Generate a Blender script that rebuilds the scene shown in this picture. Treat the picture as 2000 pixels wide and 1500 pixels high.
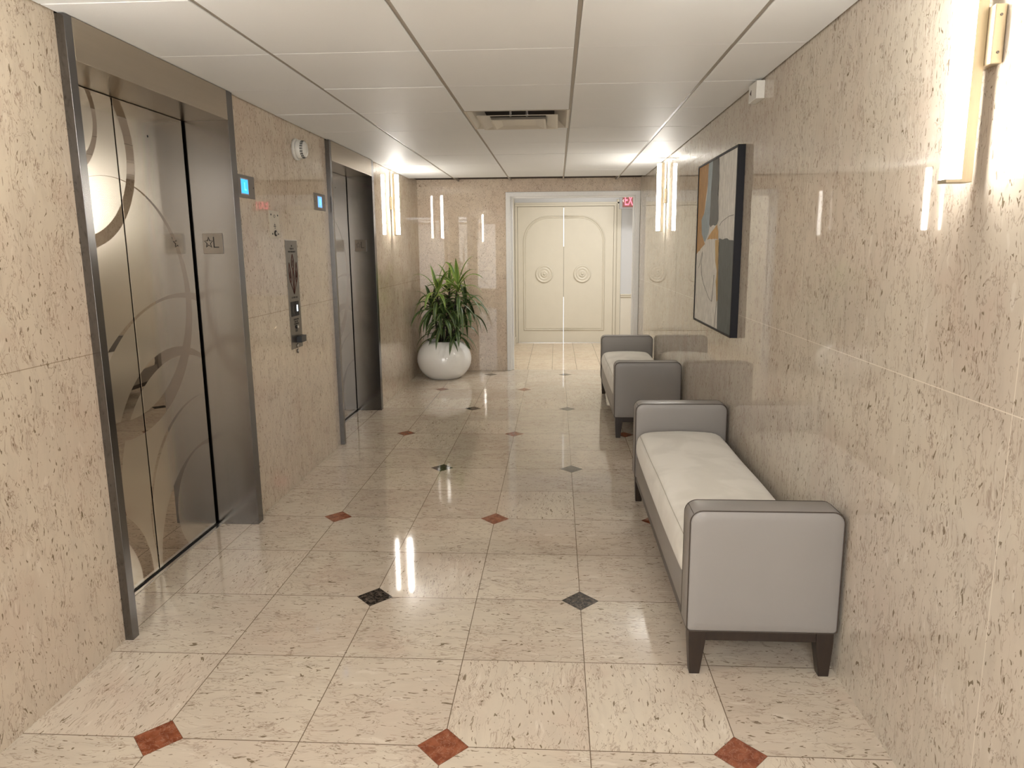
import bpy, bmesh, math, random
from mathutils import Vector, Matrix
S = bpy.context.scene
for o in list(bpy.data.objects): bpy.data.objects.remove(o)
COL = S.collection
random.seed(7)

# ------------------------------------------------------------------ camera
cd = bpy.data.cameras.new('camera'); cam = bpy.data.objects.new('camera', cd); COL.objects.link(cam); S.camera = cam
cd.sensor_width = 36.0; cd.lens = 1337.94 / 2000 * 36; cd.shift_x = -16.735 / 2000; cd.shift_y = -34.174 / 2000
cd.clip_start = 0.02
R0 = Vector((0.99862990, 0.05180428, -0.00739144)); D0 = Vector((0.00150544, -0.16963244, -0.98550625)); F0 = Vector((-0.05230726, 0.98414488, -0.16947802))
M = Matrix.Identity(4)
for i in range(3):
    M[i][0] = R0[i]; M[i][1] = -D0[i]; M[i][2] = -F0[i]
M.translation = Vector((0.338448, -1.818256, 1.470348)); cam.matrix_world = M

# ------------------------------------------------------------------ world, large lights, exposure
w = bpy.data.worlds.new('world'); S.world = w; w.use_nodes = True
w.node_tree.nodes['Background'].inputs[0].default_value = (0.9, 0.95, 1.0, 1); w.node_tree.nodes['Background'].inputs[1].default_value = 1.2
S.view_settings.view_transform = 'Standard'; S.view_settings.look = 'None'; S.view_settings.gamma = 1; S.view_settings.use_curve_mapping = False
S.view_settings.exposure = 2.18

def area(name, loc, rot, sx, sy, power, color):
    l = bpy.data.lights.new(name, 'AREA'); l.shape = 'RECTANGLE'; l.size = sx; l.size_y = sy; l.energy = power; l.color = color
    o = bpy.data.objects.new(name, l); o.location = loc; o.rotation_euler = rot; COL.objects.link(o); return o
area('lobby_glazing_daylight', (0.0, -5.9, 1.25), (math.radians(90), 0, 0), 2.3, 1.9, 15, (0.88, 0.94, 1.0))
area('added_lobby_fill', (0.0, -2.9, 2.24), (0, 0, 0), 1.8, 1.2, 16, (0.97, 0.98, 1.0))  # added fill light behind the camera, no known lamp there
area('added_lobby_fill', (0.0, -4.9, 2.24), (0, 0, 0), 1.8, 1.2, 16, (0.97, 0.98, 1.0))  # second added fill, farther back
area('vestibule_ceiling_lamp', (1.1, 7.15, 2.62), (0, 0, 0), 1.3, 0.6, 11, (1.0, 0.985, 0.96))
SCONCE = 16.0

# ------------------------------------------------------------------ node helpers
class NT:
    def __init__(s, name):
        s.m = bpy.data.materials.new(name); s.m.use_nodes = True; s.t = s.m.node_tree; s.b = s.t.nodes['Principled BSDF']
    def n(s, typ, **kw):
        k = s.t.nodes.new(typ)
        for a, v in kw.items(): setattr(k, a, v)
        return k
    def l(s, a, b): s.t.links.new(a, b)
    def put(s, sock, v):
        if isinstance(v, bpy.types.NodeSocket): s.l(v, sock)
        elif v is not None:
            try: sock.default_value = v
            except Exception: sock.default_value = (v[0], v[1], v[2], 1)
    def math(s, op, a, b=None, c=None, clamp=False):
        k = s.n('ShaderNodeMath', operation=op, use_clamp=clamp)
        s.put(k.inputs[0], a); s.put(k.inputs[1], b)
        if c is not None: s.put(k.inputs[2], c)
        return k.outputs[0]
    def vmath(s, op, a, b=None):
        k = s.n('ShaderNodeVectorMath', operation=op); s.put(k.inputs[0], a); s.put(k.inputs[1], b); return k.outputs[0]
    def mix(s, f, a, b, mode='MIX'):
        k = s.n('ShaderNodeMix', data_type='RGBA', blend_type=mode); s.put(k.inputs[0], f)
        s.put(k.inputs[6], a); s.put(k.inputs[7], b); return k.outputs[2]
    def noise(s, v, scale, detail=3, rough=.5, dist=0.0):
        k = s.n('ShaderNodeTexNoise'); s.l(v, k.inputs['Vector']); k.inputs['Scale'].default_value = scale; k.inputs['Detail'].default_value = detail
        k.inputs['Roughness'].default_value = rough; k.inputs['Distortion'].default_value = dist; return k.outputs[0]
    def step(s, x, a, b):
        k = s.n('ShaderNodeMapRange', interpolation_type='SMOOTHSTEP'); s.put(k.inputs[0], x); k.inputs[1].default_value = a; k.inputs[2].default_value = b; return k.outputs[0]
    def sep(s, v):
        k = s.n('ShaderNodeSeparateXYZ'); s.l(v, k.inputs[0]); return k.outputs
    def com(s, x, y, z):
        k = s.n('ShaderNodeCombineXYZ'); s.put(k.inputs[0], x); s.put(k.inputs[1], y); s.put(k.inputs[2], z); return k.outputs[0]
    def coord(s): return s.n('ShaderNodeTexCoord').outputs['Object']
    def fin(s, base=None, rough=None, metal=0, spec=None):
        if base is not None: s.put(s.b.inputs['Base Color'], base)
        if rough is not None: s.put(s.b.inputs['Roughness'], rough)
        s.put(s.b.inputs['Metallic'], metal)
        if spec is not None: s.b.inputs['Specular IOR Level'].default_value = spec
        return s.m
    def bump(s, h, strength=.3, dist=.002):
        k = s.n('ShaderNodeBump'); s.put(k.inputs['Height'], h); k.inputs['Strength'].default_value = strength; k.inputs['Distance'].default_value = dist
        s.l(k.outputs[0], s.b.inputs['Normal'])

def plain(name, col, rough=.5, metal=0, spec=None, nscale=60, amt=.06, bump=0):
    t = NT(name); c = t.coord(); n = t.noise(c, nscale, 4)
    t.fin(t.mix(n, tuple(x * (1 - amt) for x in col) + (1,), tuple(min(1, x * (1 + amt)) for x in col) + (1,)), rough, metal, spec)
    if bump: t.bump(n, bump)
    return t.m

def stone(t, P, along, tone=(0.60, 0.515, 0.405), el=.30):
    """fossil limestone: P = coordinate, along = axis the grain runs"""
    sc = [1, 1, 1]; sc['xyz'.index(along)] = el
    A = t.vmath('MULTIPLY', P, tuple(sc))
    warp = t.noise(P, 7, 2)
    A = t.vmath('ADD', A, t.com(t.math('MULTIPLY', warp, .05), t.math('MULTIPLY', t.noise(P, 9, 2), .05), t.math('MULTIPLY', warp, .02)))
    r, g, b = tone
    c = t.mix(t.step(t.noise(P, 1.6, 3), .35, .68), (r * 1.05, g * 1.05, b * 1.02, 1), (r * .98, g * .945, b * .92, 1))
    c = t.mix(t.math('MULTIPLY', t.step(t.noise(P, 4.0, 3), .55, .75), .6), c, (r * .92, g * .83, b * .80, 1))
    c = t.mix(t.math('MULTIPLY', t.step(t.noise(A, 22, 6, .65), .42, .72), .5), c, (r * .84, g * .82, b * .80, 1))
    c = t.mix(t.math('MULTIPLY', t.step(t.noise(A, 30, 4), .62, .70), .6), c, (r * 1.16, g * 1.18, b * 1.2, 1))
    v = t.math('ABSOLUTE', t.math('SUBTRACT', t.noise(A, 16, 5, .6, .4), .5))
    c = t.mix(t.math('MULTIPLY', t.math('SUBTRACT', 1, t.step(v, .0, .012)), .62), c, (r * .50, g * .42, b * .38, 1))
    v2 = t.math('ABSOLUTE', t.math('SUBTRACT', t.noise(t.vmath('ADD', A, (9, 3, 5)), 38, 3, .6, .6), .5))
    c = t.mix(t.math('MULTIPLY', t.math('MULTIPLY', t.math('SUBTRACT', 1, t.step(v2, .0, .03)), t.step(t.noise(P, 9, 2), .46, .58)), .55), c, (r * .50, g * .38, b * .33, 1))
    f = t.step(t.noise(t.vmath('ADD', A, (3, 7, 1)), 120, 2, .4, .3), .672, .698)
    c = t.mix(t.math('MULTIPLY', f, .85), c, (r * .30, g * .24, b * .18, 1))
    f2 = t.step(t.noise(t.vmath('ADD', A, (1, 2, 8)), 64, 2, .4, 1.2), .715, .73)
    c = t.mix(t.math('MULTIPLY', f2, .88), c, (r * .28, g * .23, b * .16, 1))
    return c

def wall_stone(name, joint_z, joint_y, jcol, axis='y', tone=(0.60, 0.53, 0.41), el=.30):
    t = NT(name); P = t.coord(); x, y, z = t.sep(P)
    c = stone(t, P, 'z', tone, el)
    h = y if axis == 'y' else x
    m = None
    for q in joint_z:
        k = t.math('LESS_THAN', t.math('ABSOLUTE', t.math('SUBTRACT', z, q)), .0014); m = k if m is None else t.math('MAXIMUM', m, k)
    for q in joint_y:
        k = t.math('LESS_THAN', t.math('ABSOLUTE', t.math('SUBTRACT', h, q)), .0012); m = k if m is None else t.math('MAXIMUM', m, k)
    if m is not None: c = t.mix(t.math('MULTIPLY', m, .75), c, jcol + (1,))
    return t.fin(c, .018, 0, .55)

MWL = wall_stone('marble_left', [1.112], [2.40, 4.50, -.9, 5.6], (.26, .19, .12), tone=(0.625, 0.543, 0.445))
MWR = wall_stone('marble_right', [1.112], [-.34, .98, 2.30, 3.62, 4.94], (.82, .76, .66), tone=(0.59, 0.538, 0.465))  # pale joint colour paints in the highlight along the joints
MWF = wall_stone('marble_far', [1.112], [], (.3, .22, .15), 'x', tone=(0.65, 0.545, 0.435), el=.75)

def floor_mat():
    t = NT('marble_floor'); P = t.coord(); x, y, z = t.sep(P); s = .44
    cx = t.math('FLOOR', t.math('DIVIDE', x, s)); cy = t.math('FLOOR', t.math('DIVIDE', y, s))
    wn = t.n('ShaderNodeTexWhiteNoise', noise_dimensions='2D'); t.l(t.com(cx, cy, 0), wn.inputs['Vector'])
    rc = wn.outputs['Color']; rv = wn.outputs['Value']
    # rotate the grain of some tiles by 90 degrees
    sw = t.math('GREATER_THAN', rv, .72)
    px = t.math('ADD', t.math('MULTIPLY', x, t.math('SUBTRACT', 1, sw)), t.math('MULTIPLY', y, sw))
    py = t.math('ADD', t.math('MULTIPLY', y, t.math('SUBTRACT', 1, sw)), t.math('MULTIPLY', x, sw))
    off = t.vmath('MULTIPLY', rc, (20, 20, 20))
    P2 = t.vmath('ADD', t.com(px, py, 0), off)
    c = stone(t, P2, 'x', (0.635, 0.563, 0.468))
    c = t.mix(1.0, c, t.mix(rv, (.93, .92, .91, 1), (1.05, 1.05, 1.05, 1)), 'MULTIPLY')
    def line(v, per, half): return t.math('LESS_THAN', t.math('ABSOLUTE', t.math('WRAP', v, per / 2, -per / 2)), half)
    j = t.math('MAXIMUM', line(x, s, .0016), line(y, s, .0016))
    c = t.mix(t.math('MULTIPLY', j, .95), c, (.17, .12, .08, 1))
    def dia(ox, oy):
        a = t.math('ABSOLUTE', t.math('WRAP', t.math('SUBTRACT', x, ox), .44, -.44)); b = t.math('ABSOLUTE', t.math('WRAP', t.math('SUBTRACT', y, oy), .88, -.88))
        k = t.math('ADD', a, b)
        lim = t.math('LESS_THAN', t.math('ABSOLUTE', x), 1.15)
        return t.math('MULTIPLY', t.math('LESS_THAN', k, .0775), lim), t.math('MULTIPLY', t.math('LESS_THAN', k, .0790), lim)
    vn = t.math('ABSOLUTE', t.math('SUBTRACT', t.noise(P, 40, 4, .6, .8), .5))
    vein = t.math('SUBTRACT', 1, t.step(vn, 0, .022))
    red = t.mix(t.step(t.noise(P, 30, 4), .35, .65), (.20, .052, .022, 1), (.31, .10, .045, 1)); red = t.mix(t.math('MULTIPLY', vein, .45), red, (.5, .3, .2, 1))
    blk = t.mix(t.step(t.noise(P, 55, 5), .4, .65), (.022, .017, .014, 1), (.095, .075, .06, 1)); blk = t.mix(t.math('MULTIPLY', vein, .4), blk, (.35, .3, .25, 1))
    for (ox, oy, colr) in ((0, 0, red), (.44, .88, blk)):
        d, dj = dia(ox, oy)
        c = t.mix(dj, c, (.12, .09, .06, 1)); c = t.mix(d, c, colr)
    t.bump(t.noise(P, 1.8, 2), .02, .003)
    return t.fin(c, t.math('ADD', .03, t.math('MULTIPLY', t.noise(P, 5, 3), .05)), 0, .6)
MFL = floor_mat()
def vest_floor():
    t = NT('marble_vestibule'); P = t.coord(); x, y, z = t.sep(P)
    c = stone(t, P, 'x', (0.66, 0.55, 0.42))
    def line(v, per, half): return t.math('LESS_THAN', t.math('ABSOLUTE', t.math('WRAP', v, per / 2, -per / 2)), half)
    j = t.math('MAXIMUM', line(t.math('ADD', x, .02), .305, .0035), line(t.math('SUBTRACT', y, 6.49), .46 * 1.72, .004))
    return t.fin(t.mix(t.math('MULTIPLY', j, .8), c, (.2, .15, .1, 1)), .1, 0, .5)
MVF = vest_floor()

MCEIL = None
def ceil_mat():
    t = NT('ceiling_tile_white'); P = t.coord(); n = t.noise(P, 160, 5, .7); n2 = t.noise(t.vmath('MULTIPLY', P, (.4, 2.2, 1)), 60, 4, .6)
    t.bump(t.math('ADD', n, t.math('MULTIPLY', n2, .6)), .25, .0012)
    return t.fin(t.mix(t.noise(P, 2.0, 3), (.82, .832, .835, 1), (.87, .883, .885, 1)), .55, 0, .3)
MCEIL = ceil_mat()
MBAR = plain('ceiling_bar_tan', (.34, .30, .25), .45)
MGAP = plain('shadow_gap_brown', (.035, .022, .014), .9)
def metal(name, col, rough, scale=(1, 1, 60), amp=.05):
    t = NT(name); P = t.vmath('MULTIPLY', t.coord(), scale); n = t.noise(P, 6, 3, .5)
    t.b.inputs['Anisotropic'].default_value = 0.0
    return t.fin(t.mix(n, tuple(v * (1 - amp) for v in col) + (1,), tuple(min(1, v * (1 + amp)) for v in col) + (1,)), t.math('ADD', rough - .01, t.math('MULTIPLY', n, .02)), 1)
MSTEEL = metal('satin_steel', (.185, .18, .178), .20, (14, 14, .6))
MSTEEL_LIT = metal('satin_steel_lit', (.44, .385, .31), .28, (14, .6, 14))  # same steel as the jambs, golden light on the lintel put into its colour
MPLATE = metal('engraved_plate', (.17, .155, .14), .30, (80, 80, 3))
MALU = metal('sill_aluminium', (.6, .58, .55), .3, (60, 2, 60))
MBRASS = metal('brushed_brass', (.46, .39, .28), .42, (60, 60, 3))
MBLACK = plain('black_rubber', (.010, .010, .012), .6)
MINK = plain('engraving_black', (.012, .011, .010), .5)
MINKR = plain('pictograph_brown', (.10, .030, .020), .5)
MWHT = plain('white_paint_gloss', (.80, .79, .76), .3)
MCREAM = plain('cream_door_paint', (.66, .61, .50), .38, nscale=8, amt=.03)
MCREAMW = plain('vestibule_wall_cream', (.70, .655, .56), .5, nscale=4, amt=.02)
MGREYW = plain('vestibule_wall_grey', (.60, .60, .60), .5, nscale=4, amt=.02)
MPLAS = plain('white_plastic', (.72, .71, .67), .35)
def leather():
    t = NT('taupe_leather'); P = t.coord(); n = t.noise(P, 420, 3, .6)
    t.bump(n, .18, .0006)
    return t.fin(t.mix(t.noise(P, 5, 2), (.255, .237, .222, 1), (.283, .264, .248, 1)), .40, 0, .5)
MLEATH = leather()
def fabric():
    t = NT('cream_suede'); P = t.coord(); n = t.noise(P, 500, 3, .6)
    t.bump(t.math('ADD', n, t.math('MULTIPLY', t.noise(P, 9, 2), 2.0)), .22, .0012)
    c = t.mix(t.step(t.noise(P, 4.5, 3, .5, .5), .42, .62), (.84, .81, .74, 1), (.76, .73, .66, 1))
    t.b.inputs['Sheen Weight'].default_value = .25
    return t.fin(c, .85, 0, .2)
MFAB = fabric()
MPIPE = plain('seam_brown', (.05, .035, .025), .5)
def wood():
    t = NT('espresso_wood'); P = t.vmath('MULTIPLY', t.coord(), (30, 30, 4)); n = t.noise(P, 3, 4)
    return t.fin(t.mix(n, (.012, .007, .005, 1), (.034, .020, .013, 1)), .32, 0, .5)
MWOOD = wood()
MPOT = plain('white_ceramic', (.86, .85, .82), .05, spec=.6, nscale=3, amt=.02)
MSOIL = plain('dark_soil', (.02, .015, .010), .95, nscale=90, amt=.5, bump=.5)
MSTEM = plain('cane_bark', (.045, .035, .022), .8, nscale=50, amt=.3)
def emit(name, col, strength):
    t = NT(name); n = t.noise(t.coord(), 3, 1)
    t.put(t.b.inputs['Base Color'], col); t.b.inputs['Emission Color'].default_value = col + (1,) if len(col) == 3 else col
    t.b.inputs['Emission Strength'].default_value = strength; t.b.inputs['Roughness'].default_value = .4
    return t.m
MDIFF = emit('lit_acrylic', (1.0, .955, .88), SCONCE)
MBLUE = emit('blue_screen', (.02, .32, 1.0), .42)
MBLUE2 = emit('dim_blue_screen', (.12, .34, .9), .36)
MCYAN = emit('cyan_digit', (.10, .62, 1.0), .6)
MRED = emit('red_letters', (1.0, .12, .18), .40)
MPINK = emit('pink_arrow', (1.0, .62, .55), .4)
MLED = emit('white_lamp_bar', (.75, .9, 1.0), 1.0)
MGLASSD = plain('exit_face_red', (.20, .055, .045), .3)
MGREY = plain('grey_housing', (.24, .23, .22), .4)

def leafmat(name, dark, mid, lime, stripe):
    t = NT(name); uv = t.n('ShaderNodeTexCoord').outputs['UV']; u, v, _ = t.sep(uv)
    d = t.math('ABSOLUTE', t.math('SUBTRACT', u, .5))
    c = t.mix(t.step(t.noise(t.coord(), 9, 2), .4, .6), dark + (1,), mid + (1,))
    s = t.math('MULTIPLY', t.step(d, .16, .20), t.math('SUBTRACT', 1, t.step(d, .25, .29)))
    c = t.mix(t.math('MULTIPLY', s, .8), c, stripe + (1,))
    c = t.mix(t.math('MULTIPLY', t.step(d, .36, .42), .9), c, lime + (1,))
    return t.fin(c, .35, 0, .5)
MLEAFY = leafmat('leaf_young', (.05, .115, .018), (.11, .21, .03), (.36, .46, .07), (.40, .50, .16))
MLEAFO = leafmat('leaf_mature', (.012, .036, .010), (.030, .070, .018), (.13, .20, .04), (.26, .33, .13))

def etched(name, dy):
    """satin door skin with mirror polished crescents (outer disc minus inner disc)"""
    t = NT(name); P = t.coord(); x, y, z = t.sep(P)
    rings = [((.727, 1.995, .245), (.757, 1.996, .190)), ((.800, 1.880, .402), (.791, 1.881, .353)), ((1.010, 1.221, .558), (1.004, 1.2625, .5145)),
             ((1.475, .325, .944), (1.414, .524, .724)), ((1.362, .505, .509), (1.408, .439, .526)), ((1.554, .241, .496), (1.590, .215, .521)), ((1.598, .004, .485), (1.548, .200, .271)),
             ((.62, .02, .42), (.60, .0, .36))]
    m = None
    for A, B in rings:
        def dist(c): return t.math('SQRT', t.math('ADD', t.math('POWER', t.math('SUBTRACT', y, c[0] + dy), 2), t.math('POWER', t.math('SUBTRACT', z, c[1]), 2)))
        k = t.math('MULTIPLY', t.math('LESS_THAN', dist(A), A[2]), t.math('GREATER_THAN', dist(B), B[2]))
        m = k if m is None else t.math('MAXIMUM', m, k)
    n = t.noise(t.vmath('MULTIPLY', P, (1, 60, 60)), 8, 3)
    c = t.mix(m, (.66, .61, .53, 1), (.52, .455, .39, 1))
    t.bump(t.math('MULTIPLY', t.noise(P, 2.0, 1), m), .06, .003)
    return t.fin(c, t.math('ADD', t.math('MULTIPLY', t.math('SUBTRACT', 1, m), .19), .015), 1)
MDOOR1 = etched('etched_steel_door', 0.0); MDOOR2 = etched('etched_steel_door_far', 2.67)

# ------------------------------------------------------------------ mesh helpers
def obj(name, bm, mats, parent=None, bevel=0, smooth=False, segs=2, kind=None, label=None, cat=None, group=None):
    me = bpy.data.meshes.new(name); bmesh.ops.recalc_face_normals(bm, faces=bm.faces); bm.to_mesh(me); bm.free()
    if not isinstance(mats, (list, tuple)): mats = [mats]
    for m in mats: me.materials.append(m)
    o = bpy.data.objects.new(name, me); COL.objects.link(o)
    if parent: o.parent = parent; o.matrix_parent_inverse = Matrix.Translation(-Vector(parent.location))
    if smooth:
        for p in me.polygons: p.use_smooth = True
    if bevel:
        b = o.modifiers.new('bevel', 'BEVEL'); b.width = bevel; b.segments = segs; b.limit_method = 'ANGLE'; b.angle_limit = math.radians(40)
        for p in me.polygons: p.use_smooth = True
        b.harden_normals = True
    tag(o, label, cat, group, kind); return o
def tag(o, label=None, cat=None, group=None, kind=None):
    if label: o['label'] = label
    if cat: o['category'] = cat
    if group: o['group'] = group
    if kind: o['kind'] = kind
def thing(name, loc, label=None, cat=None, group=None, kind=None):
    o = bpy.data.objects.new(name, None); o.location = loc; o.empty_display_size = .1; COL.objects.link(o); tag(o, label, cat, group, kind); return o
def box(bm, x0, x1, y0, y1, z0, z1, mi=0):
    vs = [bm.verts.new((x, y, z)) for x in (x0, x1) for y in (y0, y1) for z in (z0, z1)]
    for f in ((0, 1, 3, 2), (4, 6, 7, 5), (0, 4, 5, 1), (2, 3, 7, 6), (0, 2, 6, 4), (1, 5, 7, 3)):
        k = bm.faces.new([vs[i] for i in f]); k.material_index = mi
    return vs
def bx(*a): bm = bmesh.new(); box(bm, *a); return bm
def tube(bm, pts, r, n=6, closed=False, mi=0, radii=None):
    pts = [Vector(p) for p in pts]; rings = []
    N = len(pts); nor = Vector((0, 0, 0))
    for i in range(1, N - 1): nor = nor + (pts[i] - pts[0]).cross(pts[i + 1] - pts[0])
    nor = nor.normalized() if nor.length > 1e-9 else None
    if nor and any(abs((q - pts[0]).dot(nor)) > 1e-4 for q in pts): nor = None
    for i, p in enumerate(pts):
        a = pts[(i - 1) % N] if (closed or i > 0) else p; b = pts[(i + 1) % N] if (closed or i < N - 1) else p
        d = (b - a).normalized(); up = Vector((0, 0, 1)) if abs(d.z) < .9 else Vector((1, 0, 0))
        up = nor or up; s = d.cross(up).normalized(); u = s.cross(d).normalized(); rr = radii[i] if radii else r
        rings.append([bm.verts.new(p + (s * math.cos(2 * math.pi * k / n) + u * math.sin(2 * math.pi * k / n)) * rr) for k in range(n)])
    for i in range(N if closed else N - 1):
        A, B = rings[i], rings[(i + 1) % N]
        for k in range(n):
            f = bm.faces.new((A[k], A[(k + 1) % n], B[(k + 1) % n], B[k])); f.material_index = mi; f.smooth = True
    if not closed:
        bm.faces.new(rings[0][::-1]).material_index = mi; bm.faces.new(rings[-1]).material_index = mi
def lathe(bm, prof, c, axis='z', n=48, mi=0):
    """prof = (radius, height) list; axis z up, x = along +x"""
    c = Vector(c); rings = []
    for r, h in prof:
        ring = []
        for k in range(n):
            a = 2 * math.pi * k / n; p = (r * math.cos(a), r * math.sin(a))
            if axis == 'z': q = Vector((p[0], p[1], h))
            elif axis == 'x': q = Vector((h, p[0], p[1]))
            else: q = Vector((p[0], h, p[1]))
            ring.append(bm.verts.new(c + q))
        rings.append(ring)
    for A, B in zip(rings, rings[1:]):
        for k in range(n):
            f = bm.faces.new((A[k], A[(k + 1) % n], B[(k + 1) % n], B[k])); f.material_index = mi; f.smooth = True
    for R, rev in ((rings[0], True), (rings[-1], False)):
        f = bm.faces.new(R[::-1] if rev else R); f.material_index = mi
def prism(bm, poly, a0, a1, plane='xz', mi=0):
    """extrude 2-D polygon; plane xz -> along y, yz -> along x"""
    def P(p, a): return (p[0], a, p[1]) if plane == 'xz' else ((a, p[0], p[1]) if plane == 'yz' else (p[0], p[1], a))
    A = [bm.verts.new(P(p, a0)) for p in poly]; B = [bm.verts.new(P(p, a1)) for p in poly]
    bm.faces.new(A).material_index = mi; bm.faces.new(B[::-1]).material_index = mi
    n = len(poly)
    for i in range(n): bm.faces.new((A[i], B[i], B[(i + 1) % n], A[(i + 1) % n])).material_index = mi
def rrect(x0, x1, z0, z1, rt, rb, n=6):
    P = []
    for cx, cz, r, a0 in ((x1 - rb, z0 + rb, rb, -90), (x1 - rt, z1 - rt, rt, 0), (x0 + rt, z1 - rt, rt, 90), (x0 + rb, z0 + rb, rb, 180)):
        for i in range(n + 1):
            a = math.radians(a0 + 90 * i / n); P.append((cx + r * math.cos(a), cz + r * math.sin(a)))
    return P
def text(name, s, size, mat, parent, frame, ext=.0006, align='CENTER', bold=0.0):
    """frame = (origin, right, up): letters lie in that plane"""
    cu = bpy.data.curves.new('t', 'FONT'); cu.body = s; cu.size = size; cu.extrude = ext; cu.align_x = align; cu.align_y = 'CENTER'; cu.offset = bold; cu.resolution_u = 3
    to = bpy.data.objects.new('t', cu); COL.objects.link(to)
    me = bpy.data.meshes.new_from_object(to.evaluated_get(bpy.context.evaluated_depsgraph_get())); bpy.data.objects.remove(to); bpy.data.curves.remove(cu)
    o, r, u = [Vector(v) for v in frame]; n = r.cross(u)
    X = Matrix.Identity(4)
    for i in range(3): X[i][0] = r[i]; X[i][1] = u[i]; X[i][2] = n[i]
    X.translation = o; me.transform(X); me.materials.clear(); me.materials.append(mat); me.name = name
    ob = bpy.data.objects.new(name, me); COL.objects.link(ob)
    if parent: ob.parent = parent; ob.matrix_parent_inverse = Matrix.Translation(-Vector(parent.location))
    return ob

XL, XR, H, YF, YB = -1.3126, 1.3122, 2.249, 6.45, -6.0
# ------------------------------------------------------------------ room shell
def struct(name, bm, m, **k): return obj(name, bm, m, kind='structure', **k)
bm = bmesh.new(); box(bm, XL - .26, XR + .02, YB, 6.49, -.06, 0, 0); box(bm, -1.5, 2.4, 6.49, 9.4, -.06, 0, 1)
struct('floor', bm, [MFL, MVF])
bm = bmesh.new()
for y0, y1 in ((YB, .514), (1.70, 3.18), (4.37, YF + .12)): box(bm, XL - .35, XL, y0, y1, 0, H + .12)
struct('wall_left', bm, MWL)
bm = bmesh.new(); box(bm, XR, XR + .15, YB, YF + .12, 0, H + .12); struct('wall_right', bm, MWR)
bm = bmesh.new(); box(bm, XL, -.245, YF, YF + .12, 0, H + .12); box(bm, -.245, XR, YF, YF + .12, 2.12, H + .12); struct('wall_far', bm, MWF)
bm = bmesh.new(); box(bm, XL - .35, XR + .15, YB - .12, YB, 0, H + .12); struct('wall_back', bm, MCREAMW)
# elevator shafts behind the leaves (closed boxes)
bm = bmesh.new()
for y0, y1 in ((.514, 1.70), (3.18, 4.37)): box(bm, -1.66, -1.60, y0 - .1, y1 + .1, 0, H + .1)
struct('wall_shaft', bm, MBLACK)
# ceiling: back plate, slabs and bars
gx = [XL + .006] + [-.8135 + .6138 * i for i in range(4)] + [XR - .006]
gy0 = 1.0572
ys = [gy0 + .6138 * k for k in range(-12, 9)]
bm = bmesh.new()
VC = (2, 2)   # diffuser cell
for i in range(len(gx) - 1):
    for k in range(len(ys) - 1):
        y0, y1 = max(ys[k], YB + .01), min(ys[k + 1], YF - .006)
        if y1 - y0 < .02: continue
        if i == 2 and abs(ys[k] - (gy0 + 2 * .6138)) < .01: continue
        a = gx[i] + (0 if i == 0 else .0085); b = gx[i + 1] - (0 if i == len(gx) - 2 else .0085)
        dz = random.uniform(-.0012, .0012)
        box(bm, a, b, y0 + .003, y1 - .003, H + dz, H + .02)
ce = struct('ceiling', bm, MCEIL, bevel=.0025)
bm = bmesh.new()
for i in range(1, 5): box(bm, gx[i] - .0075, gx[i] + .0075, YB, YF - .004, H + .0035, H + .03)
obj('ceiling_grid_bar', bm, MBAR, ce)
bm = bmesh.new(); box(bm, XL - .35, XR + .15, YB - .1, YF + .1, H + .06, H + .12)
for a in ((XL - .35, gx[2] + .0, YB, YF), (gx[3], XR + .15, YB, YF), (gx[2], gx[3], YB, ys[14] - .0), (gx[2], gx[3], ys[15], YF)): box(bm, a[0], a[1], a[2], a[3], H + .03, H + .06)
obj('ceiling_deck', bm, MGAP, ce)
# vestibule beyond the cased opening
bm = bmesh.new(); box(bm, -.42, -.31, YF + .12, 9.0, 0, 2.75); struct('wall_vestibule_left', bm, MCREAMW)
bm = bmesh.new(); box(bm, 2.2, 2.3, YF + .12, 9.0, 0, 2.75); struct('wall_vestibule_right', bm, MGREYW)
bm = bmesh.new(); box(bm, -.42, 2.3, YF, 9.1, 2.66, 2.76); struct('ceiling_vestibule', bm, MWHT)
bm = bmesh.new(); box(bm, -.42, -.268, 8.96, 9.1, 0, 2.75); box(bm, 1.215, 2.3, 8.96, 9.1, 0, 2.75); box(bm, -.268, 1.215, 8.96, 9.1, 2.115, 2.75)
struct('wall_vestibule_far', bm, MGREYW)
bm = bmesh.new(); box(bm, XR + .03, 2.3, YF, YF + .12, 0, 2.75); box(bm, -.42, 2.3, YF + .0, YF + .12, H + .12, 2.75); struct('wall_vestibule_near', bm, MGREYW)
# lower cream part of the vestibule far wall, chair rail and jamb casing of the double door
bm = bmesh.new(); box(bm, 1.33, 2.2, 8.952, 8.96, 0, .72); struct('trim_1', bm, MCREAMW)
bm = bmesh.new(); box(bm, 1.33, 2.2, 8.935, 8.96, .715, .765); box(bm, 1.33, 2.2, 8.925, 8.96, .745, .757); struct('trim_2', bm, MCREAM, bevel=.004)
bm = bmesh.new(); box(bm, 1.33, 2.2, 8.93, 8.96, 0, .10); box(bm, -.31, -.295, 6.6, 8.92, 0, .10)
struct('baseboard_vestibule', bm, MCREAM, bevel=.003)
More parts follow.
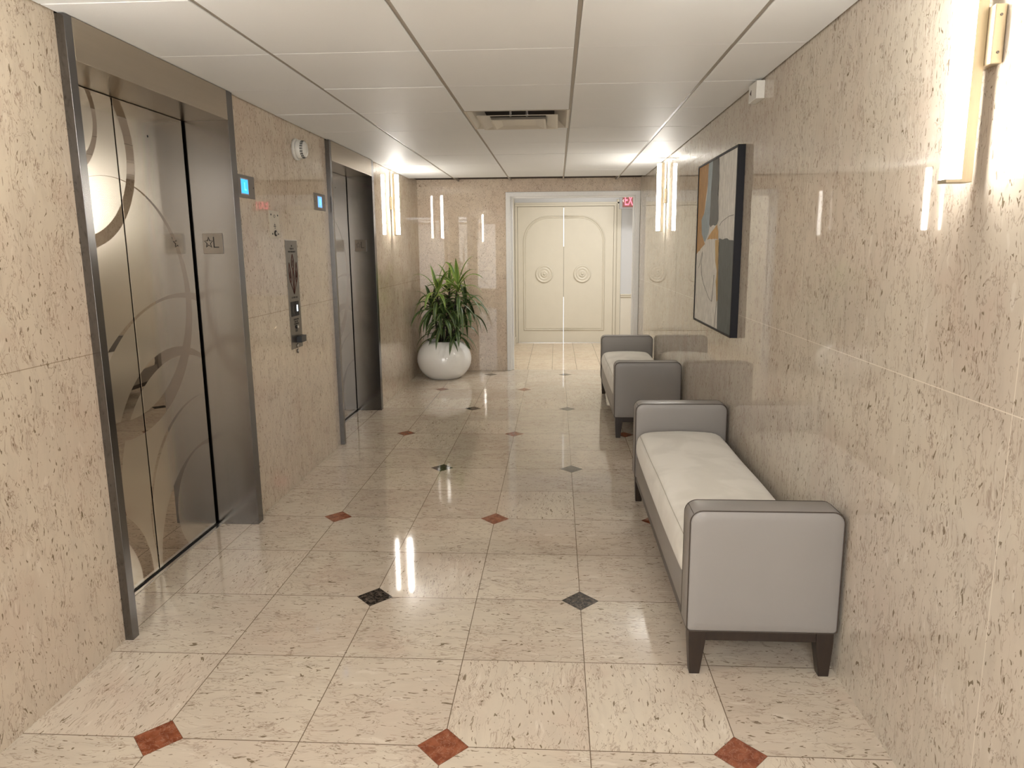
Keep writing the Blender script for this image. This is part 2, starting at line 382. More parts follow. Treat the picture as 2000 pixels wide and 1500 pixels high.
# cased opening
bm = bmesh.new()
def casing(bm, x0, x1, z0, z1): box(bm, x0, x1, YF - .022, YF, z0, z1)
box(bm, -.262, -.208, YF - .022, YF + .005, 0, 2.125); box(bm, 1.255, XR - .001, YF - .022, YF + .005, 0, 2.125); box(bm, -.262, XR - .001, YF - .0225, YF + .005, 2.074, 2.1255)
box(bm, -.245, -.203, YF, YF + .145, 0, 2.11); box(bm, 1.262, XR, YF, YF + .145, 0, 2.11); box(bm, -.245, XR, YF, YF + .145, 2.080, 2.13)
box(bm, -.203, -.182, YF + .05, YF + .09, 0, 2.07); box(bm, 1.238, 1.262, YF + .05, YF + .09, 0, 2.07); box(bm, -.203, 1.262, YF + .05, YF + .09, 2.058, 2.085)
struct('trim_3', bm, MWHT, bevel=.004)

# ------------------------------------------------------------------ elevators
def elevator(n, y0, y1, mat, dy, lab):
    t = thing('door_%d' % n, (-1.40, (y0 + y1) / 2, 0), lab, 'elevator door', None, 'structure')
    a, b = y0 + .038, y1 - .062
    obj('door_jamb', bx(-1.56, -1.281, y0, a, 0, H - .003), MSTEEL, t, .0015)
    obj('door_jamb', bx(-1.56, -1.281, b, y1, 0, H - .003), MSTEEL, t, .0015)
    obj('door_lintel', bx(-1.56, -1.2805, a + .0008, b - .0008, 2.106, H - .003), MSTEEL_LIT, t, .0015)
    mid = 1.083 + dy
    obj('door_leaf', bx(-1.54, -1.51, a + .0, mid - .0045, .006, 2.104), mat, t, .0015)
    l2 = obj('door_leaf', bx(-1.54, -1.51, mid + .0045, b - .018, .006, 2.104), mat, t, .0015)
    obj('door_seal', bx(-1.59, -1.53, a, b, .004, 2.106), MBLACK, t)
    bm = bmesh.new(); box(bm, -1.60, -1.482, a, b, -.01, .003); obj('door_sill', bm, MALU, t, .001)
    bm = bmesh.new(); box(bm, -1.507, -1.499, a, b, .0, .0036); obj('sill_groove', bm, MBLACK, t)
    bm = bmesh.new(); lathe(bm, [(.0055, 0), (.0055, .0012)], (-1.5105, 1.32 + dy, 1.984), 'x', 16); obj('key_hole', bm, MBLACK, l2)
    # floor plate with star and L
    p = obj('floor_plate', bx(-1.460, -1.355, b - .004, b + .001, 1.456, 1.559), MPLATE, t, .0012)
    bm = bmesh.new(); pts = []
    for k in range(10):
        r = .025 if k % 2 == 0 else .0105; an = math.pi / 2 + k * math.pi / 5
        pts.append((-1.428 + r * math.cos(an) * .9, b - .0052, 1.512 + r * math.sin(an) * 1.12))
    tube(bm, pts, .0019, 4, True); obj('star_engraving', bm, MINK, p)
    bm = bmesh.new(); box(bm, -1.4035, -1.3985, b - .0056, b - .003, 1.487, 1.541); box(bm, -1.4035, -1.3755, b - .0056, b - .003, 1.487, 1.492); obj('letter_engraving', bm, MINK, p)
    return t
elevator(1, .514, 1.70, MDOOR1, 0, 'nearer steel elevator door with polished circle pattern in its steel frame')
elevator(2, 3.18, 4.37, MDOOR2, 2.67, 'farther steel elevator door beside the potted plant corner')

# ------------------------------------------------------------------ double door
D3 = thing('door_3', (.47, 8.93, 0), 'cream double door with round medallions beyond the white cased opening', 'door', None, 'structure')
def leaf(x0, x1, cx):
    L = obj('door_leaf', bx(x0, x1, 8.93, 8.97, .006, 2.10), MCREAM, D3, .002)
    left = cx < .44; X0, X1 = (-.168, x1 - .001) if left else (x0 + .001, 1.073); z0, z1, r = .205, 1.955, .38
    if left: path = [(X1, z0), (X0, z0), (X0, z1 - r)] + [(X0 + r - r * math.cos(a), z1 - r + r * math.sin(a)) for a in [math.pi / 2 * i / 12 for i in range(1, 13)]] + [(X1, z1)]
    else: path = [(X0, z0), (X1, z0), (X1, z1 - r)] + [(X1 - r + r * math.cos(a), z1 - r + r * math.sin(a)) for a in [math.pi / 2 * i / 12 for i in range(1, 13)]] + [(X0, z1)]
    bm = bmesh.new(); tube(bm, [(x, 8.929, z) for x, z in path], .011, 6)
    off = .026
    def ins(p):
        x, z = p; sx = off if left else -off; 
        return (x + (sx * (1 if (x <= X0 + r and left) or (x >= X1 - r and not left) else 0) * (1 if abs(z - z1) > 0 else 0)), z)
    obj('panel_moulding', bm, MCREAM, L)
    bm = bmesh.new()
    if left: q = [(X1, z0 + off), (X0 + off, z0 + off), (X0 + off, z1 - r)] + [(X0 + r - (r - off) * math.cos(a), z1 - r + (r - off) * math.sin(a)) for a in [math.pi / 2 * i / 12 for i in range(1, 13)]] + [(X1, z1 - off)]
    else: q = [(X0, z0 + off), (X1 - off, z0 + off), (X1 - off, z1 - r)] + [(X1 - r + (r - off) * math.cos(a), z1 - r + (r - off) * math.sin(a)) for a in [math.pi / 2 * i / 12 for i in range(1, 13)]] + [(X0, z1 - off)]
    tube(bm, [(x, 8.930, z) for x, z in q], .006, 6); obj('panel_moulding', bm, MCREAM, L)
    bm = bmesh.new(); prof = [(.135, 0), (.135, -.012), (.128, -.020), (.115, -.020), (.108, -.012), (.098, -.010), (.090, -.018), (.078, -.020), (.070, -.012), (.052, -.010), (.046, -.022), (.034, -.026), (.026, -.016), (.020, -.016), (.016, -.028), (.004, -.032)]
    lathe(bm, prof, (cx, 8.93, 1.08), 'y', 40); obj('round_medallion', bm, MCREAM, L)
leaf(-.262, .4458, .147); leaf(.4492, 1.209, .735)
obj('weather_strip', bx(.438, .457, 8.9705, 8.985, .72, 1.50), MBLACK, D3)
obj('door_stop', bx(-.30, -.250, 8.972, 8.99, 0, 2.12), MCREAM, D3); obj('door_stop', bx(1.198, 1.25, 8.972, 8.99, 0, 2.12), MCREAM, D3); obj('door_stop', bx(-.25, 1.198, 8.972, 8.99, 2.085, 2.12), MCREAM, D3); obj('door_threshold', bx(-.268, 1.215, 8.92, 8.99, -.01, .0055), MALU, D3)
bm = bmesh.new(); box(bm, 1.213, 1.250, 8.925, 8.96, 0, 2.13); box(bm, 1.262, 1.325, 8.935, 8.96, 0, 2.20); box(bm, 1.25, 1.262, 8.945, 8.96, 0, 2.2)
box(bm, -.305, -.266, 8.93, 8.96, 0, 2.13); box(bm, -.305, 1.25, 8.92, 8.96, 2.105, 2.135); box(bm, -.305, 1.325, 8.935, 8.96, 2.135, 2.165)
obj('door_casing', bm, MCREAM, D3, .004)

# ------------------------------------------------------------------ exit sign
E = thing('exit_sign', (1.41, 8.42, 2.03), 'red lit EXIT sign with grey housing hanging before the double door', 'sign')
obj('sign_housing', bx(1.247, 1.585, 8.42, 8.46, 2.028, 2.245), MGREY, E, .004)
obj('sign_face', bx(1.29, 1.575, 8.412, 8.421, 2.052, 2.238), MGLASSD, E, .001)
obj('sign_stem', bx(1.41, 1.44, 8.43, 8.45, 2.24, 2.665), MGREY, E)
text('sign_letters', 'EXIT', .205, MRED, E, ((1.420, 8.4105, 2.142), (.49, 0, 0), (0, 0, 1)), .001, bold=.0025).scale = (1, 1, 1)
bm = bmesh.new(); tube(bm, [(1.308, 8.41, 2.160), (1.296, 8.41, 2.142), (1.308, 8.41, 2.124)], .003, 5); obj('sign_arrow', bm, MPINK, E)

# ------------------------------------------------------------------ sconces
def sconce(side, y, label):
    s = 1 if side == 'R' else -1; W = XR if side == 'R' else XL
    t = thing('wall_sconce', (W, y, 1.92), label, 'wall lamp', 'brass wall sconces along the corridor')
    def b(d0, d1, y0, y1, z0, z1):
        x0, x1 = W - s * d1, W - s * d0
        return bx(min(x0, x1), max(x0, x1), y0, y1, z0, z1)
    obj('bracket', b(.001, .028, y - .04, y + .04, 1.862, 1.985), MBRASS, t, .003)
    y0, y1 = y - .018, y + .018
    bm = bmesh.new()
    def add(d0, d1, ya, yb, z0, z1):
        x0, x1 = sorted((W - s * d0, W - s * d1)); box(bm, x0, x1, ya, yb, z0, z1)
    add(.028, .052, y0, y1, 1.612, 2.208); add(.052, .086, y0 - .001, y1 + .001, 1.612, 1.620); add(.052, .086, y0 - .001, y1 + .001, 2.200, 2.208)
    obj('lamp_body', bm, MBRASS, t, .001)
    obj('lamp_diffuser', b(.052, .084, y0 + .0005, y1 - .0005, 1.620, 2.200), MDIFF, t, .002)
    for z in (1.885, 1.962):
        bm = bmesh.new(); lathe(bm, [(.003, 0), (.003, -.0012), (.001, -.0014)], (W - s * .014, y - .04, z), 'y', 10); obj('screw', bm, MPLATE, t)
sconce('R', -.138, 'large lit brass wall sconce at the upper right corner, nearest on the right wall')
sconce('R', 4.50, 'lit brass wall sconce on the right wall between painting and doorway')
sconce('L', 5.10, 'lit brass wall sconce on the left wall above the potted plant')
sconce('L', -.20, 'lit brass wall sconce on the left wall before the nearer elevator')

# ------------------------------------------------------------------ framed painting
PA = thing('framed_painting', (XR, 2.40, .98), 'abstract painting in orange, blue, grey and white in deep black frame', 'painting')
y0, y1, z0, z1, xf = 1.905, 2.912, .986, 1.994, 1.272
bm = bmesh.new(); fw = .012
for a in ((y0, y0 + fw, z0, z1), (y1 - fw, y1, z0, z1), (y0 + fw, y1 - fw, z0, z0 + fw), (y0 + fw, y1 - fw, z1 - fw, z1)): box(bm, xf, XR - .001, *a)
obj('picture_frame', bm, plain('black_frame', (.006, .006, .009), .5, 0, .25), PA, .001)
bm = bmesh.new(); g = .0022
for a in ((y1, y1 + g, z0 - g, z1 + g), (y0, y1, z0 - g, z0), (y0, y1, z1, z1 + g)): box(bm, xf + .002, XR - .001, *a)
obj('frame_edging', bm, MBRASS, PA)
art = dict(
 orange=[(2.903, 1.99), (2.613, 1.99), (2.626, 1.862), (2.713, 1.675), (2.77, 1.643), (2.754, 1.556), (2.651, 1.49), (2.739, 1.469), (2.903, 1.424)],
 blue=[(2.613, 1.99), (2.504, 1.99), (2.502, 1.811), (2.532, 1.601), (2.552, 1.56), (2.661, 1.503), (2.754, 1.556), (2.779, 1.644), (2.694, 1.687), (2.635, 1.805)],
 dark=[(2.504, 1.99), (2.352, 1.99), (2.335, 1.80), (2.301, 1.625), (2.332, 1.603), (2.38, 1.596), (2.427, 1.602), (2.5, 1.590), (2.541, 1.61)],
 must=[(2.332, 1.603), (2.29, 1.56), (2.288, 1.515), (2.42, 1.521), (2.583, 1.515), (2.50, 1.552), (2.423, 1.574)],
 stripe=[(2.358, 1.512), (2.271, 1.515), (2.255, 1.35), (2.234, 1.17), (2.265, 1.152), (2.307, 1.27), (2.29, 1.33), (2.336, 1.389)],
 grey=[(2.262, 1.519), (2.17, 1.513), (2.093, 1.519), (2.0, 1.508), (1.91, 1.504), (1.91, .99), (2.225, .99), (2.241, 1.154), (2.249, 1.39)])
cols = dict(orange=(.52, .29, .10), blue=(.33, .41, .45), dark=(.105, .105, .10), must=(.58, .34, .11), stripe=(.55, .36, .13), grey=(.10, .115, .115))
def paint(name, c):
    t = NT(name); P = t.coord(); n = t.noise(t.vmath('MULTIPLY', P, (1, 3, 1)), 14, 5, .65, .6)
    t.bump(t.noise(P, 60, 4), .25, .001)
    return t.fin(t.mix(t.step(n, .3, .75), tuple(v * .85 for v in c) + (1,), tuple(min(1, v * 1.18) for v in c) + (1,)), .55)
mats = [paint('paint_white', (.76, .745, .70))]; bm = bmesh.new()
box(bm, 1.2775, XR - .004, y0 + fw, y1 - fw, z0 + fw, z1 - fw, 0)
lo_y, hi_y, lo_z, hi_z = y0 + fw, y1 - fw, z0 + fw, z1 - fw
for i, (k, poly) in enumerate(art.items()):
    mats.append(paint('paint_' + k, cols[k]))
    poly = [(min(max(a, lo_y), hi_y), min(max(b, lo_z), hi_z)) for a, b in poly]
    # ragged brush edges
    P = []
    for j, (a, b) in enumerate(poly):
        c, d = poly[(j + 1) % len(poly)]; P.append((a, b)); L = math.hypot(c - a, d - b); n = int(L / .03)
        for q in range(1, n):
            f = q / n; onb = (abs(a - c) < 1e-6 or abs(b - d) < 1e-6)
            jx = 0 if onb else random.uniform(-.0035, .0035); P.append((a + (c - a) * f + jx, b + (d - b) * f + jx))
    x = 1.2775 - .0003 * (i + 1); f = bm.faces.new([bm.verts.new((x, a, b)) for a, b in P]); f.material_index = len(mats) - 1
mats.append(paint('paint_line', (.05, .05, .05)))
for path in ([(2.345, 1.98), (2.327, 1.904), (2.322, 1.835), (2.333, 1.766)], [(2.699, 1.434), (2.731, 1.382), (2.707, 1.295), (2.64, 1.24), (2.567, 1.206), (2.47, 1.16), (2.394, 1.146), (2.37, 1.22), (2.357, 1.308)], [(2.81, 1.336), (2.78, 1.36), (2.747, 1.399), (2.713, 1.443)], [(2.268, 1.593), (2.22, 1.612), (2.174, 1.62), (2.053, 1.637), (1.951, 1.639)], [(2.30, 1.0), (2.262, 1.16), (2.262, 1.5)]):
    tube(bm, [(1.2756, a, b) for a, b in path], .0009, 4, mi=len(mats) - 1)
me = obj('canvas', bm, mats, PA)

# ------------------------------------------------------------------ benches
def bench(y0, label):
    """190 mm armed bench: local origin at the front left foot line"""
    X0, X1 = .787, 1.298; L = 1.712; y1 = y0 + L; A = .112; zt, zb = .603, .165
    t = thing('bench', ((X0 + X1) / 2, y0 + L / 2, 0), label, 'bench', 'upholstered benches along the right wall')
    for a, b in ((y0, y0 + A), (y1 - A, y1)):
        bm = bmesh.new(); prof = rrect(X0, X1, zb, zt, .042, .014, 7)
        cx, cz = (X0 + X1) / 2, (zb + zt) / 2
        # pillowed faces: rings from each face centre outwards
        def ring(s, yy): return [bm.verts.new((cx + (p[0] - cx) * s, yy, cz + (p[1] - cz) * s)) for p in prof]
        seq = [ring(.10, a - .004), ring(.5, a - .0035), ring(.85, a - .002), ring(.965, a + .0015), ring(.992, a + .005), ring(1.0, a + .010), ring(1.0, b - .010), ring(.992, b - .005), ring(.965, b - .0015), ring(.85, b + .002), ring(.5, b + .0035), ring(.10, b + .004)]
        for P, Q in zip(seq, seq[1:]):
            n = len(P)
            for i in range(n): bm.faces.new((P[i], P[(i + 1) % n], Q[(i + 1) % n], Q[i]))
        bm.faces.new(seq[0][::-1]); bm.faces.new(seq[-1])
        arm = obj('arm', bm, MLEATH, t, smooth=True)
        for yy in (a + .004, b - .004):
            bm = bmesh.new(); pr = rrect(X0 + .0015, X1 - .0015, zb + .001, zt - .0015, .041, .014, 7); tube(bm, [(p[0], yy, p[1]) for p in pr], .0021, 6, True); obj('piping', bm, MPIPE, arm)
        for xx, sx in ((X0, -1), (X1, 1)):   # mitred seams over the upper corners
            bm = bmesh.new(); tube(bm, [(xx - sx * .0123 + sx * .0006, a + .006, zt - .0123 + .0006), (xx - sx * .0123 + sx * .0006, b - .006, zt - .0123 + .0006)], .0011, 5); obj('seam', bm, MPIPE, arm)
    # seat rail
    bm = bmesh.new(); ya, yb = y0 + A - .006, y1 - A + .006
    prof = [(X0 + .014, zb), (X0 + .006, zb + .02), (X0 + .005, .26), (X0 + .012, .315), (X0 + .04, .325), (X1 - .04, .325), (X1 - .010, .315), (X1 - .006, .26), (X1 - .006, zb + .02), (X1 - .014, zb)]
    prism(bm, prof, ya, yb); obj('seat_rail', bm, MLEATH, t, .004)
    # cushion: loft of rounded cross sections with soft ends and crown
    bm = bmesh.new(); N = 30; secs = []
    c0, c1 = y0 + A + .004, y1 - A - .004
    for k in range(N + 1):
        u = k / N; yy = c0 + (c1 - c0) * u; e = min(u, 1 - u) * (c1 - c0)
        sh = max(0, 1 - e / .05) ** 2; top = .462 - .022 * sh - .004 * math.sin(u * 7) ** 2; bot = .300
        sag = .030 * (1 - max(0, 1 - e / .55) ** 2)
        xl = X0 + .001 + .006 * sh; xr = X1 - .030 - .006 * sh
        pr = [(xl + .02, bot - sag * .6), (xl + .004, bot - sag * .6 + .012), (xl - .004, bot + .05), (xl + .000, top - .055), (xl + .014, top - .026), (xl + .040, top - .008), (xl + .09, top - .001), ((xl + xr) / 2, top + .006 - .003 * sh), (xr - .09, top - .001), (xr - .04, top - .009), (xr - .012, top - .03), (xr, top - .06), (xr + .002, bot + .04), (xr - .006, bot + .005), (xr - .02, bot)]
        secs.append([bm.verts.new((p[0], yy, p[1])) for p in pr])
    for P, Q in zip(secs, secs[1:]):
        n = len(P)
        for i in range(n): bm.faces.new((P[i], P[(i + 1) % n], Q[(i + 1) % n], Q[i]))
    bm.faces.new(secs[0][::-1]); bm.faces.new(secs[-1])
    cu = obj('seat_cushion', bm, MFAB, t, smooth=True, label='cream suede seat cushion')
    m = cu.modifiers.new('s', 'SUBSURF'); m.levels = m.render_levels = 1
    bm = bmesh.new(); tube(bm, [(X0 + .016, c0 + (c1 - c0) * k / 20, .4395 - .004 * math.sin(k / 20 * 7) ** 2) for k in range(1, 20)], .0013, 5); obj('cushion_seam', bm, plain('cushion_thread', (.50, .46, .39), .8), cu)
    # wooden base and legs
    bm = bmesh.new(); box(bm, X0 + .014, X0 + .034, y0 + .03, y1 - .03, .128, zb + .002); box(bm, X1 - .034, X1 - .014, y0 + .03, y1 - .03, .128, zb + .002)
    box(bm, X0 + .014, X1 - .014, y0 + .010, y0 + .03, .128, zb + .002); box(bm, X0 + .014, X1 - .014, y1 - .03, y1 - .010, .128, zb + .002)
    obj('base_frame', bm, MWOOD, t, .0015, label='dark wood base frame')
    for sx in (0, 1):
        for sy in (0, 1):
            bm = bmesh.new(); xo = X0 + .010 if sx == 0 else X1 - .010; yo = y0 + .006 if sy == 0 else y1 - .006; dx = 1 if sx == 0 else -1; dyy = 1 if sy == 0 else -1
            top = [(xo, yo), (xo + dx * .058, yo), (xo + dx * .058, yo + dyy * .055), (xo, yo + dyy * .055)]; botm = [(xo + dx * .007, yo + dyy * .004), (xo + dx * .042, yo + dyy * .004), (xo + dx * .042, yo + dyy * .038), (xo + dx * .007, yo + dyy * .038)]
            A1 = [bm.verts.new((p[0], p[1], zb)) for p in top]; M1 = [bm.verts.new((p[0], p[1], .127)) for p in top]; B1 = [bm.verts.new((p[0], p[1], 0)) for p in botm]
            for P, Q in ((A1, M1), (M1, B1)):
                for i in range(4): bm.faces.new((P[i], P[(i + 1) % 4], Q[(i + 1) % 4], Q[i]))
            bm.faces.new(A1); bm.faces.new(B1[::-1]); obj('leg', bm, MWOOD, t, .0015)
    return t
b1 = bench(.381, 'nearer taupe leather bench with cream seat cushion along the right wall')
b2 = b1.copy(); COL.objects.link(b2); b2.location.y += 3.03; b2['label'] = 'farther taupe leather bench with cream seat cushion, beside the doorway'
for ch in list(b1.children):
    c = ch.copy(); COL.objects.link(c); c.parent = b2; c.matrix_parent_inverse = ch.matrix_parent_inverse.copy()
    for g in ch.children:
        d = g.copy(); COL.objects.link(d); d.parent = c

# ------------------------------------------------------------------ potted plant
PC = Vector((-.962, 5.985, 0))
PT = thing('potted_plant', PC, 'striped green dracaena in a round glossy white pot in the far left corner', 'plant')
bm = bmesh.new(); prof = []
for i in range(25):
    a = math.radians(-55 + 108 * i / 24); prof.append((.313 * math.cos(a), .228 + .262 * math.sin(a)))
z0p = prof[0][1]; prof = [(r, (z - z0p) * .435 / (prof[-1][1] - z0p)) for r, z in prof]
rim = prof[-1]
prof += [(rim[0] - .010, rim[1] + .001), (rim[0] - .016, rim[1] - .01), (rim[0] - .012, rim[1] - .06), (.05, rim[1] - .07)]
lathe(bm, [(.165, 0)] + prof, PC, 'z', 64); obj('pot', bm, MPOT, PT)
bm = bmesh.new(); lathe(bm, [(rim[0] - .005, rim[1] - .045), (rim[0] - .01, rim[1] - .036), (.08, rim[1] - .030), (.01, rim[1] - .032)], PC, 'z', 32); obj('soil', bm, MSOIL, PT)
rng = random.Random(11)
crowns = [(-1.015, 5.90, 1.00, .50, 1.0), (-.775, 5.90, 1.06, .50, 1.0), (-.90, 6.10, 1.02, .47, .9), (-.70, 6.02, .84, .44, .3), (-1.10, 6.02, .84, .42, .3), (-.93, 5.84, .74, .40, .3), (-1.0, 6.02, .64, .40, 0.), (-.80, 5.90, .60, .38, 0.)]
bl = bmesh.new(); uvl = bl.loops.layers.uv.new('UVMap')
bs = bmesh.new()
def leafstrip(base, az, el, L, Wd, droop, mi):
    p = Vector(base); d = Vector((math.cos(az) * math.cos(el), math.sin(az) * math.cos(el), math.sin(el))); seg = 11; rows = []
    side0 = Vector((-math.sin(az), math.cos(az), 0)); tw = rng.uniform(-.5, .5)
    for i in range(seg + 1):
        u = i / seg; w_ = Wd * (min(1, .35 + 2.6 * u) if u < .25 else (1 - ((u - .25) / .75) ** 2.2)) + .0008
        up = side0.cross(d).normalized(); s = (side0 * math.cos(tw * u) + up * math.sin(tw * u)).normalized(); nn = s.cross(d)
        def cl(q): return (min(max(q.x, XL + .006), XR), min(q.y, YF - .008), max(q.z, .02))
        rows.append([bl.verts.new(cl(p - s * w_ / 2 + up * w_ * .18)), bl.verts.new(cl(p - s * w_ * .25 + up * w_ * .05)), bl.verts.new(cl(p)), bl.verts.new(cl(p + s * w_ * .25 + up * w_ * .05)), bl.verts.new(cl(p + s * w_ / 2 + up * w_ * .18))])
        d = (d + Vector((0, 0, -1)) * droop * (0.35 + u) / seg * 2).normalized(); p = p + d * (L / seg)
        hr = math.hypot(p.x - PC.x, p.y - PC.y)
        if hr < .315 and p.z < .45: p.z = max(p.z, .44 if hr < .2 else .228 + .25 * math.sqrt(max(0, 1 - (hr / .33) ** 2)))
    for i in range(seg):
        for k in range(4):
            f = bl.faces.new((rows[i][k], rows[i][k + 1], rows[i + 1][k + 1], rows[i + 1][k])); f.material_index = mi; f.smooth = True
            for lp, (uu, vv) in zip(f.loops, ((k / 4, i / seg), ((k + 1) / 4, i / seg), ((k + 1) / 4, (i + 1) / seg), (k / 4, (i + 1) / seg))): lp[uvl].uv = (uu, vv)
for ci, (cx, cy, cz, LL, young) in enumerate(crowns):
    bx0 = PC.x + (cx - PC.x) * .45; by0 = PC.y + (cy - PC.y) * .45
    tube(bs, [(bx0, by0, .39), (bx0 * .7 + cx * .3, by0 * .7 + cy * .3, .39 + (cz - .39) * .45), (cx, cy, cz)], .014, 8, radii=[.017, .014, .009])
    n = 25 if cz > .9 else 18
    for k in range(n):
        f = k / n; az = k * 2.39996 + rng.uniform(-.3, .3); el = math.radians(80 - 88 * f ** .8 + rng.uniform(-16, 14))
        dist_w = 1.0
        leafstrip((cx + rng.uniform(-.008, .008), cy, cz + .04 - .26 * f * (1 if cz > .9 else .6)), az, el, LL * rng.uniform(.78, 1.08) * (.72 + .28 * f) * 1.0, rng.uniform(.040, .056), rng.uniform(.8, 1.9) * (.7 + .9 * f), 0 if (f < .52 * young + .0 and young > .5) else 1)
for az, el, L, z in ((2.9, .35, .40, .50), (-.3, .5, .42, .50), (.15, .3, .40, .46), (-2.0, .5, .33, .50), (3.4, .2, .38, .47), (-.9, .3, .36, .48)):
    leafstrip((PC.x + .03 * math.cos(az), PC.y + .03 * math.sin(az), z), az, el, L, .034, 1.3, 1)
obj('stem', bs, MSTEM, PT)
obj('foliage', bl, [MLEAFY, MLEAFO], PT, label='arching striped leaves')

# ------------------------------------------------------------------ wall fittings, left wall
def disp(y0, y1, z0, z1, s, mat, label):
    t = thing('floor_indicator', (XL, (y0 + y1) / 2, z0), label, 'display', 'floor indicators between the elevators')
    x = XL
    obj('cover_plate', bx(x, x + .004, y0, y1, z0, z1), MPLATE, t, .001)
    cy, cz = (y0 + y1) / 2 + (-.006), (z0 + z1) / 2
    sw, sh = .040, .036
    obj('screen_bezel', bx(x + .003, x + .0052, cy - sw - .006, cy + sw + .006, cz - sh - .006, cz + sh + .006), plain('bezel_grey', (.42, .45, .50), .3), t)
    obj('screen', bx(x + .004, x + .0058, cy - sw, cy + sw, cz - sh, cz + sh), mat, t)
    text('screen_digit', s, .058, MCYAN, t, ((x + .0062, cy + .006, cz - .002), (0, 1, 0), (0, 0, 1)), .0003, bold=.0006)
    for yy in (y0 + .014, y1 - .014):
        bm = bmesh.new(); lathe(bm, [(.0045, 0), (.0045, .0012)], (x + .0036, yy, cz), 'x', 12); obj('screw', bm, MINK, t)
disp(1.716, 1.952, 1.746, 1.864, 'L', MBLUE, 'blue lit display showing L beside the nearer elevator frame')
disp(2.890, 3.115, 1.743, 1.858, 'B', MBLUE2, 'pale blue lit display showing B beside the farther elevator frame')
# smoke detector on the wall
SD = thing('smoke_detector', (XL, 2.60, 2.10), 'round white smoke detector on the left wall between the elevators', 'smoke detector')
c = (XL, 2.60, 2.098)
bm = bmesh.new(); lathe(bm, [(.066, 0), (.067, .012), (.064, .020)], c, 'x', 40); obj('detector_base', bm, MPLAS, SD)
bm = bmesh.new(); lathe(bm, [(.058, .019), (.0585, .032), (.056, .044), (.054, .048), (.049, .064), (.040, .070), (.015, .073), (.003, .0735)], c, 'x', 40); obj('detector_dome', bm, MPLAS, SD, smooth=False)
bm = bmesh.new()
for k in range(20):
    a = 2 * math.pi * k / 20
    for (h, r) in ((.0500, .0535), (.0555, .0522), (.0610, .0507)):
        u = Vector((0, math.cos(a), math.sin(a))); v = Vector((0, -math.sin(a), math.cos(a))); p = Vector(c) + u * r + Vector((h, 0, 0))
        q = [p + v * s1 * .0058 + Vector((1, 0, 0)) * s2 * .0017 + u * s3 * .0012 for s1 in (-1, 1) for s2 in (-1, 1) for s3 in (-1, 1)]
        vs = [bm.verts.new(x) for x in q]
        for f in ((0, 1, 3, 2), (4, 6, 7, 5), (0, 4, 5, 1), (2, 3, 7, 6), (0, 2, 6, 4), (1, 5, 7, 3)): bm.faces.new([vs[i] for i in f])
obj('vent_slot', bm, MBLACK, SD, kind='stuff')
# key switch plate
K = thing('key_switch_plate', (XL, 2.195, 1.54), 'small cream key switch plate above the elevator call panel', 'switch plate')
obj('cover_plate', bx(XL, XL + .003, 2.122, 2.268, 1.541, 1.698), plain('cream_plate', (.62, .57, .48), .4), K, .001)
for yy, zz in ((2.148, 1.676), (2.243, 1.674), (2.155, 1.566), (2.24, 1.566)):
    bm = bmesh.new(); lathe(bm, [(.0055, 0), (.0055, .002)], (XL + .0025, yy, zz), 'x', 12); obj('screw', bm, MINK, K)
bm = bmesh.new(); lathe(bm, [(.017, 0), (.017, .005), (.009, .0055)], (XL + .0025, 2.197, 1.570), 'x', 24); kk = obj('key_switch', bm, MINK, K)
bm = bmesh.new(); lathe(bm, [(.009, 0), (.009, .007), (.002, .0072)], (XL + .0025, 2.197, 1.570), 'x', 16); obj('key_barrel', bm, MALU, kk)
FR = lambda y, z, d=.0034: ((XL + d, y, z), (0, 1, 0), (0, 0, 1))
bm = bmesh.new(); hexp = [(XL + .0036, 2.195 + .011 * math.cos(math.pi / 3 * i + .5), 1.668 + .009 * math.sin(math.pi / 3 * i + .5)) for i in range(6)]; tube(bm, hexp, .0012, 4, True); obj('symbol', bm, MINK, K)
text('plate_lettering', 'L\nFIRE\nSERVICE\nOFF', .0095, MINK, K, FR(2.195, 1.614), .0003)
# call panel
CP = thing('elevator_call_panel', (XL, 2.43, .858), 'tall narrow steel elevator call panel with buttons and flame pictograph', 'call panel')
obj('cover_plate', bx(XL, XL + .004, 2.335, 2.520, .858, 1.534), MPLATE, CP, .001)
obj('plate_edge', bx(XL, XL + .0055, 2.335, 2.520, 1.531, 1.535), MALU, CP)
text('panel_lettering', 'IN', .016, MINK, CP, FR(2.428, 1.497, .0044), .0003); text('panel_lettering', 'CASE OF', .016, MINK, CP, FR(2.428, 1.480, .0044), .0003); text('panel_lettering', 'FIRE EMERGENCY', .0155, MINK, CP, FR(2.428, 1.462, .0044), .0003)
def outline(pts, r=.0022): 
    bm = bmesh.new(); tube(bm, [(XL + .0048, a, b) for a, b in pts], r, 4, True); return bm
def flame(cy, z0, z1, w, lean=0):
    P = []; n = 14
    for i in range(n + 1):
        u = i / n; P.append((cy - w * math.sin(math.pi * u ** .75) + lean * u, z0 + (z1 - z0) * u))
    for i in range(n - 1, 0, -1):
        u = i / n; P.append((cy + w * math.sin(math.pi * u ** .75) + lean * u, z0 + (z1 - z0) * u))
    return P
bm = bmesh.new()
for P, r in ((flame(2.428, 1.350, 1.447, .020), .0019), (flame(2.382, 1.270, 1.395, .016, -.012), .0019), (flame(2.474, 1.270, 1.395, .016, .012), .0019)): tube(bm, [(XL + .0048, a, b) for a, b in P], r, 4, True)
